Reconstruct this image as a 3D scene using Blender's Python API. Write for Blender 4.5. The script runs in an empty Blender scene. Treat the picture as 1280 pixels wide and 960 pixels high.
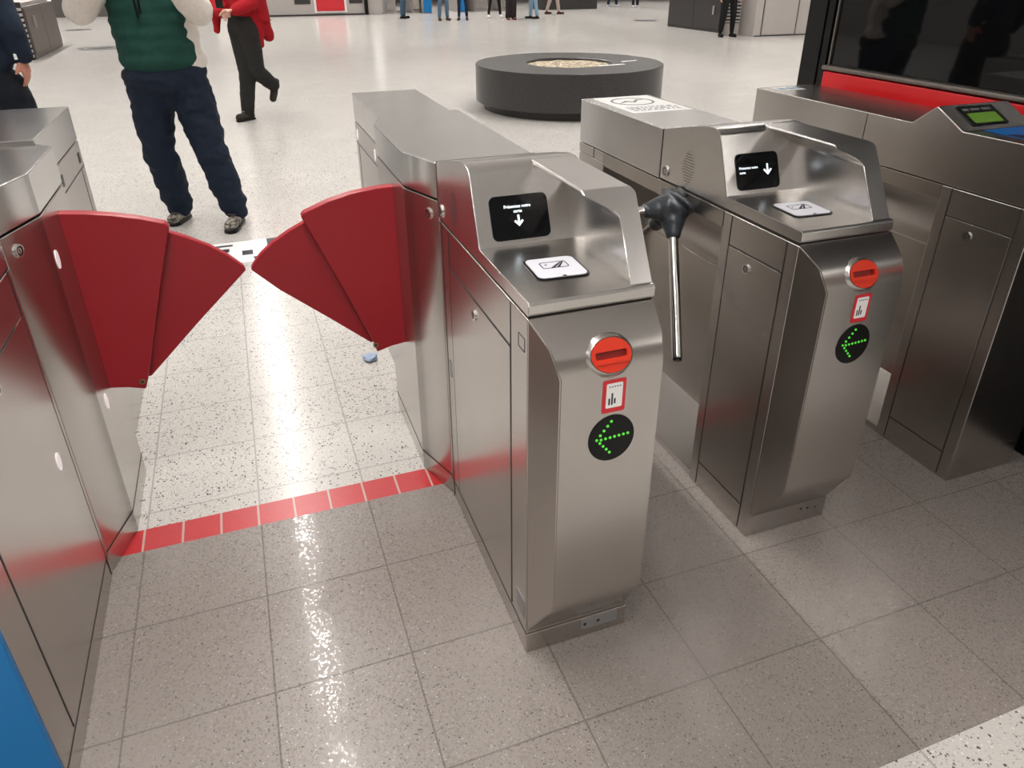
import bpy, bmesh, math, random
from mathutils import Vector, Matrix, noise
from math import sin, cos, pi, radians
random.seed(7)
S = bpy.context.scene
COL = S.collection

# ------------------------------------------------------------------ colour / materials
def lin(c):
    return c / 12.92 if c <= .04045 else ((c + .055) / 1.055) ** 2.4
def rgb(r, g, b):
    return (lin(r / 255), lin(g / 255), lin(b / 255), 1)

def mat(name, col, rough=.5, metal=0, spec=.5, emit=None, estr=0, coat=0):
    m = bpy.data.materials.new(name); m.use_nodes = True
    b = m.node_tree.nodes['Principled BSDF']
    b.inputs['Base Color'].default_value = col
    b.inputs['Roughness'].default_value = rough
    b.inputs['Metallic'].default_value = metal
    b.inputs['Specular IOR Level'].default_value = spec
    b.inputs['Coat Weight'].default_value = coat
    if emit:
        b.inputs['Emission Color'].default_value = emit
        b.inputs['Emission Strength'].default_value = estr
    return m

class NT:
    def __init__(s, m):
        s.t = m.node_tree; s.n = s.t.nodes; s.l = s.t.links; s.b = s.n['Principled BSDF']
    def add(s, kind, **kw):
        n = s.n.new(kind)
        for k, v in kw.items():
            setattr(n, k, v)
        return n
    def put(s, sock, v):
        if hasattr(v, 'is_linked') or hasattr(v, 'node'):
            s.l.new(v, sock)
        else:
            sock.default_value = v
    def math(s, op, a, b=None, c=None):
        n = s.add('ShaderNodeMath', operation=op)
        s.put(n.inputs[0], a)
        if b is not None: s.put(n.inputs[1], b)
        if c is not None: s.put(n.inputs[2], c)
        return n.outputs[0]
    def mix(s, f, a, b):
        n = s.add('ShaderNodeMix', data_type='RGBA')
        s.put(n.inputs[0], f); s.put(n.inputs[6], a); s.put(n.inputs[7], b)
        return n.outputs[2]
    def pos(s):
        g = s.add('ShaderNodeNewGeometry'); return g.outputs['Position']
    def noise(s, vec, scale, detail=3, rough=.5):
        n = s.add('ShaderNodeTexNoise'); s.l.new(vec, n.inputs['Vector'])
        n.inputs['Scale'].default_value = scale; n.inputs['Detail'].default_value = detail
        n.inputs['Roughness'].default_value = rough
        return n.outputs['Fac']
    def scale(s, vec, sc):
        n = s.add('ShaderNodeMapping'); s.l.new(vec, n.inputs['Vector']); n.inputs['Scale'].default_value = sc
        return n.outputs[0]
    def ramp(s, v, lo, hi):
        n = s.add('ShaderNodeMapRange'); s.put(n.inputs[0], v)
        n.inputs[1].default_value = lo; n.inputs[2].default_value = hi
        return n.outputs[0]
    def bump(s, h, st, dist=.001):
        n = s.add('ShaderNodeBump'); s.l.new(h, n.inputs['Height'])
        n.inputs['Strength'].default_value = st; n.inputs['Distance'].default_value = dist
        s.l.new(n.outputs[0], s.b.inputs['Normal'])

def steel(name, col, r0, r1, brush=(4, 4, 420)):
    m = mat(name, col, .25, 1); t = NT(m)
    p = t.pos()
    cloud = t.noise(p, 5, 3)
    smudge = t.noise(t.scale(p, (7, 7, 3)), 1, 1, .5)
    rr = t.add('ShaderNodeMapRange'); t.put(rr.inputs[0], cloud)
    rr.inputs[1].default_value = .0; rr.inputs[2].default_value = 1
    rr.inputs[3].default_value = r0; rr.inputs[4].default_value = r1
    t.l.new(rr.outputs[0], t.b.inputs['Roughness'])
    dark = tuple(c * .95 for c in col[:3]) + (1,)
    t.l.new(t.mix(smudge, tuple(min(1, c * 1.08) for c in col[:3]) + (1,), dark), t.b.inputs['Base Color'])
    return m

M_STEEL = steel('brushed_steel', (.52, .492, .468, 1), .25, .275)
M_TOP_LIT = steel('brushed_steel_lit_top', (.60, .595, .59, 1), .19, .215, (420, 4, 4))  # same steel, ceiling light on upward faces put into the colour
M_HEAD_LIT = steel('brushed_steel_lit_head', (.64, .62, .60, 1), .24, .27)  # same steel again, brightened in colour for the light on the head
M_STEEL_SHADE = steel('shaded_recess_steel', (.42, .39, .36, 1), .24, .27)  # darkened copy of the steel, shade of the recess painted in
M_DARK = mat('dark_gap', (.012, .011, .010, 1), .6)
M_CHROME = mat('chrome', (.75, .74, .73, 1), .09, 1)
M_REDP = mat('red_flap', rgb(150, 20, 34), .36, 0, .5)
t = NT(M_REDP); t.bump(t.noise(t.pos(), 500, 2), .05, .0005)
M_ORANGE = mat('orange_plastic', rgb(206, 52, 28), .3)
M_ORANGED = mat('orange_plastic_dark', rgb(130, 20, 10), .4)
M_SIGNR = mat('sign_red', rgb(205, 40, 50), .4)
M_WHITE = mat('white_plastic', rgb(206, 206, 214), .35)
M_WHITES = mat('white_sticker', rgb(236, 236, 234), .4)
M_BLACK = mat('black_plastic', rgb(10, 10, 11), .3, 0, .25)
M_SCREEN = mat('black_screen', rgb(5, 6, 9), .06, 0, .3)
M_INK = mat('dark_ink', rgb(40, 40, 52), .5)
M_GREYINK = mat('grey_ink', rgb(120, 122, 126), .5)
M_TEXT = mat('lit_text', (.8, .9, 1, 1), .5, emit=(.85, .94, 1, 1), estr=1.0)
M_GREEN = mat('green_led', (.1, .6, .05, 1), .4, emit=(.10, .85, .05, 1), estr=.45)
M_LCD = mat('green_lcd', rgb(96, 140, 40), .3, emit=(.25, .5, .05, 1), estr=.12)
M_BLUE = mat('blue_panel', rgb(0, 112, 178), .4)
M_SENSOR = mat('sensor_window', rgb(235, 225, 228), .3, emit=(1, .93, .95, 1), estr=.35)
M_RUBBER = mat('hub_rubber', rgb(52, 56, 62), .32)
M_GREYT = mat('grey_tag', rgb(150, 150, 150), .45, .5)

# floor materials ------------------------------------------------------
def terrazzo(name, base, chip, gx, gy, ox, oy, density, grout, rough, gw=.004, tone=.08, light=None, fine=150, mirror=False):
    m = mat(name, base, rough, 0, .36); t = NT(m); p = t.pos()
    sep = t.add('ShaderNodeSeparateXYZ'); t.l.new(p, sep.inputs[0])
    def cell(v, o, g):
        return t.math('DIVIDE', t.math('SUBTRACT', v, o), g)
    cx, cy = cell(sep.outputs[0], ox, gx), cell(sep.outputs[1], oy, gy)
    def line(c, g):
        f = t.math('ABSOLUTE', t.math('SUBTRACT', t.math('FRACT', c), .5))
        return t.math('GREATER_THAN', f, .5 - gw / 2 / g)
    ln = t.math('MAXIMUM', line(cx, gx), line(cy, gy))
    if not mirror: ln = t.math('MULTIPLY', ln, t.math('LESS_THAN', sep.outputs[1], 2.565))
    comb = t.add('ShaderNodeCombineXYZ')
    t.l.new(t.math('FLOOR', cx), comb.inputs[0]); t.l.new(t.math('FLOOR', cy), comb.inputs[1])
    wn = t.add('ShaderNodeTexWhiteNoise'); t.l.new(comb.outputs[0], wn.inputs['Vector'])
    col = base
    def chips(scale, thr, size, c, prev):
        v = t.add('ShaderNodeTexVoronoi'); t.l.new(t.scale(p, (1, 1, 1)), v.inputs['Vector'])
        v.inputs['Scale'].default_value = scale
        sc = t.add('ShaderNodeSeparateColor'); t.l.new(v.outputs['Color'], sc.inputs[0])
        nz = t.noise(p, 14, 2)
        th = t.math('MULTIPLY', t.math('ADD', nz, t.math('MULTIPLY', wn.outputs['Value'], .5)), thr)
        on = t.math('LESS_THAN', sc.outputs[0], th)
        near = t.math('LESS_THAN', v.outputs['Distance'], t.math('MULTIPLY', sc.outputs[1], size))
        return t.mix(t.math('MULTIPLY', on, near), prev, c)
    cl = t.noise(p, 2.2, 4)
    v1 = tuple(x * (1 - tone) for x in base[:3]) + (1,)
    v2 = tuple(min(1, x * (1 + tone)) for x in base[:3]) + (1,)
    col = t.mix(wn.outputs['Value'], v1, v2)
    col = t.mix(t.ramp(cl, .35, .7), col, tuple(x * .93 for x in base[:3]) + (1,))
    col = chips(fine, density, .62, chip, col)
    mid = tuple((a + b) / 2 for a, b in zip(base, chip))
    col = chips(fine * 1.7, density * 1.3, .7, mid, col)
    col = chips(fine * 1.3, density * .55, .6, light or tuple(min(1, x * 1.25) for x in base[:3]) + (1,), col)
    col = t.mix(ln, col, grout)
    t.l.new(col, t.b.inputs['Base Color'])
    rn = t.math('ADD', t.math('MULTIPLY', t.math('POWER', t.noise(p, 150, 2), 3), .6), rough - .11)
    if mirror:
        vs = t.add('ShaderNodeTexVoronoi'); t.l.new(p, vs.inputs['Vector']); vs.inputs['Scale'].default_value = 210
        sv = t.add('ShaderNodeSeparateColor'); t.l.new(vs.outputs['Color'], sv.inputs[0])
        gl = t.math('LESS_THAN', sv.outputs[2], .22)
        rn = t.math('ADD', .30, t.math('MULTIPLY', gl, -.24))
    t.l.new(rn, t.b.inputs['Roughness'])
    t.bump(t.noise(p, 300, 2), .10, .0008)
    return m

M_FLOOR = terrazzo('white_terrazzo', (.53, .508, .48, 1), (.10, .095, .09, 1), .32, .30, 0, .465, .30, (.34, .32, .30, 1), .24, .005, .045)
M_FGREY = terrazzo('grey_terrazzo', (.235, .208, .19, 1), (.085, .075, .068, 1), .32, .3095, 0, 0, .17, (.13, .113, .10, 1), .13, .0045, .05, (.40, .37, .345, 1), 230, True)
M_FRED = mat('red_tile', rgb(196, 44, 50), .3); t = NT(M_FRED)
p = t.pos(); sx = t.add('ShaderNodeSeparateXYZ'); t.l.new(p, sx.inputs[0])
f = t.math('ABSOLUTE', t.math('SUBTRACT', t.math('FRACT', t.math('DIVIDE', t.math('ADD', sx.outputs[0], .006), .1067)), .5))
ln = t.math('GREATER_THAN', f, .5 - .03)
t.l.new(t.mix(ln, t.mix(t.noise(p, 60, 3), rgb(166, 32, 40), rgb(186, 50, 55)), rgb(176, 150, 140)), t.b.inputs['Base Color'])

def plain_noise(name, c, rough, amt=.12, sc=3):
    m = mat(name, c, rough); t = NT(m); n = t.noise(t.pos(), sc, 4)
    a = tuple(x * (1 - amt) for x in c[:3]) + (1,); b = tuple(min(1, x * (1 + amt)) for x in c[:3]) + (1,)
    t.l.new(t.mix(n, a, b), t.b.inputs['Base Color'])
    return m
M_CEIL = plain_noise('ceiling_paint', (.66, .66, .665, 1), .7)
M_WALL = plain_noise('wall_panel', (.50, .48, .46, 1), .5)
M_WALLD = plain_noise('wall_dark', (.10, .09, .085, 1), .5)
M_BROWN = plain_noise('brown_panel', rgb(92, 82, 78), .45, .15, 8)
M_CHAR = plain_noise('charcoal_panel', rgb(52, 49, 50), .4, .12, 5)
M_LGREY = plain_noise('light_grey_panel', rgb(178, 172, 168), .4, .06, 4)
M_TUBE = mat('tube_light', (1, 1, 1, 1), .5, emit=(1, .965, .92, 1), estr=3.5)
M_LITW = mat('lit_white_panel', (1, 1, 1, 1), .5, emit=(.93, .95, 1, 1), estr=1.0)
M_BOOTHR = mat('booth_red', rgb(222, 34, 40), .35)
M_GLASS = mat('dark_glass', (.004, .004, .0045, 1), .03, 0, .35)
M_BLKMET = mat('black_metal', rgb(10, 10, 11), .35, 0, .3)
M_SILL = mat('sill_grey', rgb(120, 114, 108), .4, .6)
M_STONE = mat('black_granite', rgb(50, 49, 50), .28); t = NT(M_STONE)
n1 = t.noise(t.pos(), 130, 3); t.l.new(t.mix(t.ramp(n1, .4, .75), rgb(38, 38, 39), rgb(72, 70, 70)), t.b.inputs['Base Color'])
M_GRAVEL = mat('gravel', rgb(160, 145, 125), .9); t = NT(M_GRAVEL)
v = t.add('ShaderNodeTexVoronoi'); t.l.new(t.pos(), v.inputs['Vector']); v.inputs['Scale'].default_value = 45
sc = t.add('ShaderNodeSeparateColor'); t.l.new(v.outputs['Color'], sc.inputs[0])
t.l.new(t.mix(sc.outputs[0], rgb(95, 82, 66), rgb(206, 192, 168)), t.b.inputs['Base Color']); t.bump(v.outputs['Distance'], .8, .02)

# ------------------------------------------------------------------ object helpers
ROOT = {}
def rootloc(o):
    while o.parent: o = o.parent
    return o.location
def thing(name, label, cat, loc, group=None):
    o = bpy.data.objects.new(name, None); COL.objects.link(o)
    o.location = loc; o['label'] = label; o['category'] = cat
    if group: o['group'] = group
    o.empty_display_size = .1
    return o
def obj(name, bm, mats, parent=None, fn=None, sharp=50, label=None, flip=False):
    """link bm (world coordinates) as one mesh object below parent"""
    if fn:
        for v in bm.verts: v.co = Vector(fn(v.co))
    if flip: bmesh.ops.reverse_faces(bm, faces=bm.faces[:])
    off = rootloc(parent).copy() if parent else None
    if off is None:
        xs = [v.co for v in bm.verts]
        lo = Vector((min(v.x for v in xs), min(v.y for v in xs), min(v.z for v in xs)))
        hi = Vector((max(v.x for v in xs), max(v.y for v in xs), max(v.z for v in xs)))
        off = Vector(((lo.x + hi.x) / 2, (lo.y + hi.y) / 2, lo.z))
    bmesh.ops.translate(bm, verts=bm.verts[:], vec=-off)
    me = bpy.data.meshes.new(name); bm.to_mesh(me); bm.free()
    for m in (mats if isinstance(mats, (list, tuple)) else [mats]): me.materials.append(m)
    o = bpy.data.objects.new(name, me); COL.objects.link(o)
    if sharp:
        me.shade_smooth(); me.set_sharp_from_angle(angle=radians(sharp))
        if len(me.polygons) < 4000:
            wnm = o.modifiers.new('weighted', 'WEIGHTED_NORMAL'); wnm.keep_sharp = True; wnm.weight = 80
    if parent: o.parent = parent
    else: o.location = off
    if label: o['label'] = label
    return o
def single(name, bm, mats, label, cat, group=None, kind=None, **k):
    o = obj(name, bm, mats, **k)
    if label: o['label'] = label
    if cat: o['category'] = cat
    if group: o['group'] = group
    if kind: o['kind'] = kind
    return o
def struct(name, bm, mats, **k):
    return single(name, bm, mats, None, None, kind='structure', **k)

def new(): return bmesh.new()
def face(bm, vs, mi=0):
    f = bm.faces.new(vs); f.material_index = mi; return f
def box(bm, x0, x1, y0, y1, z0, z1, mi=0):
    vs = [bm.verts.new((x, y, z)) for z in (z0, z1) for y in (y0, y1) for x in (x0, x1)]
    for q in ((0, 2, 3, 1), (4, 5, 7, 6), (0, 1, 5, 4), (2, 6, 7, 3), (0, 4, 6, 2), (1, 3, 7, 5)):
        face(bm, [vs[i] for i in q], mi)
    return bm
def loft(bm, rings, mi=0, cap=True, closed=True):
    """rings: lists of points, same count"""
    R = [[bm.verts.new(q) for q in r] for r in rings]
    n = len(R[0])
    for a, b in zip(R, R[1:]):
        for i in range(n if closed else n - 1):
            j = (i + 1) % n
            face(bm, (a[i], a[j], b[j], b[i]), mi)
    if cap:
        face(bm, R[0][::-1], mi); face(bm, R[-1], mi)
    return bm
def ext(bm, pts, axis, a, b, mi=0):
    m = {'x': lambda q, w: (w, q[0], q[1]), 'y': lambda q, w: (q[0], w, q[1]), 'z': lambda q, w: (q[0], q[1], w)}[axis]
    return loft(bm, [[m(q, a) for q in pts], [m(q, b) for q in pts]], mi)
def fix(bm):
    bmesh.ops.recalc_face_normals(bm, faces=bm.faces[:]); return bm
def bev(bm, w=.003, seg=2, ang=25):
    fix(bm)
    es = [e for e in bm.edges if len(e.link_faces) == 2 and e.calc_face_angle(0) > radians(ang)]
    bmesh.ops.bevel(bm, geom=es, offset=w, segments=seg, profile=.5, affect='EDGES', clamp_overlap=True)
    return fix(bm)
def plate(bm, o, u, v, pts, d, mi=0, n=None):
    """polygon pts in the plane (o,u,v), thickness d along n (default u x v)"""
    o, u, v = Vector(o), Vector(u).normalized(), Vector(v).normalized()
    n = Vector(n).normalized() if n else u.cross(v)
    A = [o + u * a + v * b for a, b in pts]
    loft(bm, [A, [q + n * d for q in A]], mi)
    return bm
def ell(ru, rv=None, n=28, cx=0, cy=0):
    rv = rv or ru
    return [(cx + ru * cos(2 * pi * i / n), cy + rv * sin(2 * pi * i / n)) for i in range(n)]
def rrect(x0, y0, x1, y1, r, n=5):
    o = []
    for cx, cy, a in ((x1 - r, y1 - r, 0), (x0 + r, y1 - r, 90), (x0 + r, y0 + r, 180), (x1 - r, y0 + r, 270)):
        o += [(cx + r * cos(radians(a + 90 * i / n)), cy + r * sin(radians(a + 90 * i / n))) for i in range(n + 1)]
    return o
def ring_plate(bm, o, u, v, outer, inner, d, mi=0):
    o, u, v = Vector(o), Vector(u).normalized(), Vector(v).normalized(); n = u.cross(v)
    g = lambda pts, h: [bm.verts.new(o + u * a + v * b + n * h) for a, b in pts]
    O0, O1, I0, I1 = g(outer, 0), g(outer, d), g(inner, 0), g(inner, d)
    k = len(outer)
    for i in range(k):
        j = (i + 1) % k
        face(bm, (O0[i], O0[j], O1[j], O1[i]), mi); face(bm, (I0[j], I0[i], I1[i], I1[j]), mi)
        face(bm, (O1[i], O1[j], I1[j], I1[i]), mi); face(bm, (O0[j], O0[i], I0[i], I0[j]), mi)
    return bm
def tube(bm, a, b, r0, r1=None, n=20, mi=0, cap=True):
    a, b = Vector(a), Vector(b); r1 = r0 if r1 is None else r1
    d = (b - a).normalized(); u = d.orthogonal().normalized(); w = d.cross(u)
    R = lambda c, r: [c + (u * cos(2 * pi * i / n) + w * sin(2 * pi * i / n)) * r for i in range(n)]
    return loft(bm, [R(a, r0), R(b, r1)], mi, cap)
def sphere(bm, c, r, seg=16, rings=10, mat3=None):
    m = Matrix.Translation(c) @ (mat3.to_4x4() if mat3 else Matrix.Identity(4)) @ Matrix.Diagonal((*(r if hasattr(r, '__len__') else (r, r, r)), 1))
    bmesh.ops.create_uvsphere(bm, u_segments=seg, v_segments=rings, radius=1, matrix=m)
def text_bm(s, o, u, v, size, align='CENTER', depth=.0004):
    c = bpy.data.curves.new('t', 'FONT'); c.body = s; c.size = size; c.align_x = align; c.extrude = depth; c.offset = size * .018; c.resolution_u = 2
    ob = bpy.data.objects.new('t', c); COL.objects.link(ob)
    dg = bpy.context.evaluated_depsgraph_get(); me = bpy.data.meshes.new_from_object(ob.evaluated_get(dg))
    bm = new(); bm.from_mesh(me)
    bpy.data.objects.remove(ob); bpy.data.curves.remove(c); bpy.data.meshes.remove(me)
    u, v = Vector(u).normalized(), Vector(v).normalized(); n = u.cross(v); o = Vector(o)
    for q in bm.verts: q.co = o + u * q.co.x + v * q.co.y + n * q.co.z
    return bm
def join(bm, other):
    me = bpy.data.meshes.new('j'); other.to_mesh(me); other.free(); bm.from_mesh(me); bpy.data.meshes.remove(me); return bm
def arrow_down(h, w, sw):
    """shaft and open head, list of polygons, tip at (0,0)"""
    k = sw * .7
    a = [(-sw / 2, h), (-sw / 2, sw * .8), (sw / 2, sw * .8), (sw / 2, h)]
    l = [(0, 0), (-w / 2, w / 2), (-w / 2 + k, w / 2 + k), (0, 2 * k)]
    r = [(0, 0), (0, 2 * k), (w / 2 - k, w / 2 + k), (w / 2, w / 2)]
    return [a, l, r]
def seam_x(bm, x, sgn, y0, y1, z0, z1, w=.0032):
    """dark groove drawn on a face x=const as a hair-thin strip; vertical or level"""
    e = .0009
    xa, xb = sorted((x, x - sgn * e))
    if abs(y1 - y0) < 1e-6: box(bm, xa, xb, y0 - w / 2, y0 + w / 2, z0, z1, 1)
    else: box(bm, xa, xb, y0, y1, z0 - w / 2, z0 + w / 2, 1)

def limb(bm, a, ra, b, rb):
    a, b = Vector(a), Vector(b)
    sphere(bm, a, ra, 14, 8); sphere(bm, b, rb, 14, 8)
    if (b - a).length > 1e-4: tube(bm, a, b, ra, rb, 14)
def blob(name, prims, voxel, m, parent, smooth=4, wrinkle=0, cut=None, label=None):
    bm = new()
    for q in prims:
        if q[0] == 'e': sphere(bm, Vector(q[1]), q[2], 18, 12, q[3] if len(q) > 3 else None)
        else: limb(bm, *q)
    fix(bm)
    me = bpy.data.meshes.new('b'); bm.to_mesh(me); bm.free()
    ob = bpy.data.objects.new('b', me); COL.objects.link(ob)
    md = ob.modifiers.new('r', 'REMESH'); md.mode = 'VOXEL'; md.voxel_size = voxel
    sm = ob.modifiers.new('s', 'SMOOTH'); sm.factor = .5; sm.iterations = smooth
    dg = bpy.context.evaluated_depsgraph_get(); me2 = bpy.data.meshes.new_from_object(ob.evaluated_get(dg))
    bpy.data.objects.remove(ob); bpy.data.meshes.remove(me)
    bm = new(); bm.from_mesh(me2); bpy.data.meshes.remove(me2)
    if wrinkle:
        bm.normal_update()
        for v in bm.verts:
            q = v.co; w = noise.noise(Vector((q.x * 9, q.y * 9, q.z * 16))) + .5 * noise.noise(Vector((q.x * 22, q.y * 22, q.z * 34)))
            v.co = v.co + v.normal * wrinkle * w
    if cut:
        for v in bm.verts:
            c = cut(v.co)
            if c is not None: v.co = Vector(c)
    return obj(name, bm, m, parent, sharp=60, label=label)

# ------------------------------------------------------------------ shared gate pieces
def lock_bm(o, u, v, r=.013):
    bm = new()
    ring_plate(bm, o, u, v, ell(r, n=24), ell(r * .72, n=24), .004)
    plate(bm, o, u, v, ell(r * .70, n=20), .0015, 1)
    plate(bm, o, u, v, ell(r * .45, n=18), .003, 0)
    plate(bm, o, u, v, rrect(-.0015, -r * .3, .0015, r * .3, .001, 2), .0035, 1)
    return fix(bm)

def reader_head(T, X0, F, wide, text_style, sign=1):
    """head with screen, shelf and side wing. X0 left side, F front, wide width, T root"""
    x0, x1 = X0, X0 + wide
    bm = new()
    prof = [(.645, .903), (.645, 1.049), (.60, 1.060), (.50, 1.083), (.43, 1.097), (.405, 1.0995), (.385, 1.0985), (.37, 1.093), (.360, 1.083), (.298, .934), (.0, .932), (-.004, .926), (-.004, .908), (0, .903)]
    ext(bm, [(F + a, b) for a, b in prof], 'x', x0, x1)
    bev(bm, .0025, 2, 35)
    wg = new()
    sec = [(x1, .906), (x1, 1.088), (x1 - .003, 1.095), (x1 - .010, 1.0985), (x0 + .157, 1.0985), (x0 + .154, 1.0965), (x0 + .154, 1.0915), (x0 + .163, 1.086), (x0 + .180, 1.077), (x0 + .205, 1.064), (x0 + .2165, 1.055), (x0 + .219, 1.046), (x0 + .219, .906)]
    def fy(z):
        if z < .932: return F - .004
        k = (z - .932) / (1.0985 - .932); y = F - .004 + k * .112
        if z > 1.088: y += (z - 1.088) / .0105 * .007
        return y
    loft(wg, [[(x, F + .39, z) for x, z in sec], [(x, fy(z), z) for x, z in sec]])
    bev(wg, .0022, 2, 45)
    join(bm, wg)
    obj('reader_head', bm, [M_HEAD_LIT, M_DARK], T, sharp=30)
    # dark joint under the head
    bm = box(new(), x0 + .003, x1 - .003, F + .003, F + .64, .896, .904)
    obj('head_gasket', bm, M_DARK, T)
    # screen on the sloping panel
    so = Vector((x0 + .036, F + .3021, .9450)); su = Vector((1, 0, 0)); sv = Vector((0, .062, .149)).normalized()
    W, H = .137, .098
    bm = new(); plate(bm, so, su, sv, rrect(0, 0, W, H, .014), .0018); bev(bm, .0006, 1, 60)
    scr = obj('display_screen', bm, M_SCREEN, T)
    n = su.cross(sv)
    lay = so + n * .0019
    if text_style == 'centre':
        bm = text_bm('Présentez votre', lay + su * .064 + sv * .070, su, sv, .0098)
        join(bm, text_bm('carte', lay + su * .064 + sv * .0595, su, sv, .0098))
        obj('screen_text', bm, M_TEXT, scr)
        ar = new()
        for q in arrow_down(.025, .022, .0046): plate(ar, lay + su * .064 + sv * .029, su, sv, q, .0004)
    else:
        bm = text_bm('Présentez votre', lay + su * .010 + sv * .056, su, sv, .0092, 'LEFT')
        join(bm, text_bm('carte', lay + su * .010 + sv * .044, su, sv, .0092, 'LEFT'))
        obj('screen_text', bm, M_TEXT, scr)
        ar = new()
        for q in arrow_down(.030, .027, .0050): plate(ar, lay + su * .100 + sv * .036, su, sv, q, .0004)
    obj('screen_arrow', ar, M_TEXT, scr)
    # card pad on the shelf
    c = Vector((x0 + .116, F + .142, .932)); u, v = Vector((1, -.05, 0)), Vector((.02, 1, 0))
    v = (v - u * (v.dot(u) / u.length_squared))
    bm = new(); plate(bm, c, u, v, rrect(-.057, -.057, .057, .057, .016), .003, 0)
    plate(bm, c, u, v, rrect(-.0525, -.0525, .0525, .0525, .014), .0042, 1)
    pad = obj('card_pad', fix(bm), [M_BLACK, M_WHITE], T)
    ic = new(); cz = c + Vector((0, 0, .0043))
    ring_plate(ic, cz, u, v, rrect(-.029, -.006, .029, .028, .006), rrect(-.0268, -.0038, .0268, .0258, .004), .0004)
    plate(ic, cz, u, v, [(-.012, -.004), (-.003, -.004), (.022, .024), (.016, .022), (.004, .012)], .0004)
    plate(ic, cz, u, v, [(.001, -.004), (.008, -.004), (.024, .022), (.023, .025)], .0004)
    plate(ic, cz, u, v, ell(.003, .0022, 10, -.017, .014), .0004)
    obj('card_symbol', fix(ic), M_INK, pad)
    ic = new(); plate(ic, cz, u, v, [(-.003, -.0525), (.005, -.0525), (.005, -.047), (-.003, -.047)], .0004); obj('pad_notch', fix(ic), M_INK, pad)
    # speaker holes on the left side of the head
    sp = new(); cy, cz = F + .495, .967
    for i in range(-4, 5):
        for j in range(-6, 7):
            y, z = i * .0078 + (.0039 if j % 2 else 0), j * .0078
            if (abs(y) / .029) ** 1.5 + (abs(z) / .050) ** 1.5 < 1:
                plate(sp, (x0 - .0002, cy + y, cz + z), (0, -1, 0), (0, 0, 1), ell(.0017, .0017, 6), .0006)
    obj('speaker_grille', fix(sp), M_DARK, T)
    obj('lock', lock_bm((x0, F + .613, .930), (0, -1, 0), (0, 0, 1), .017), [M_CHROME, M_DARK], T)
    # rear joint of the head
    bm = box(new(), x0 - .0006, x1 + .0006, F + .6445, F + .648, .905, 1.0495)
    obj('head_joint', bm, M_DARK, T)

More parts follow.
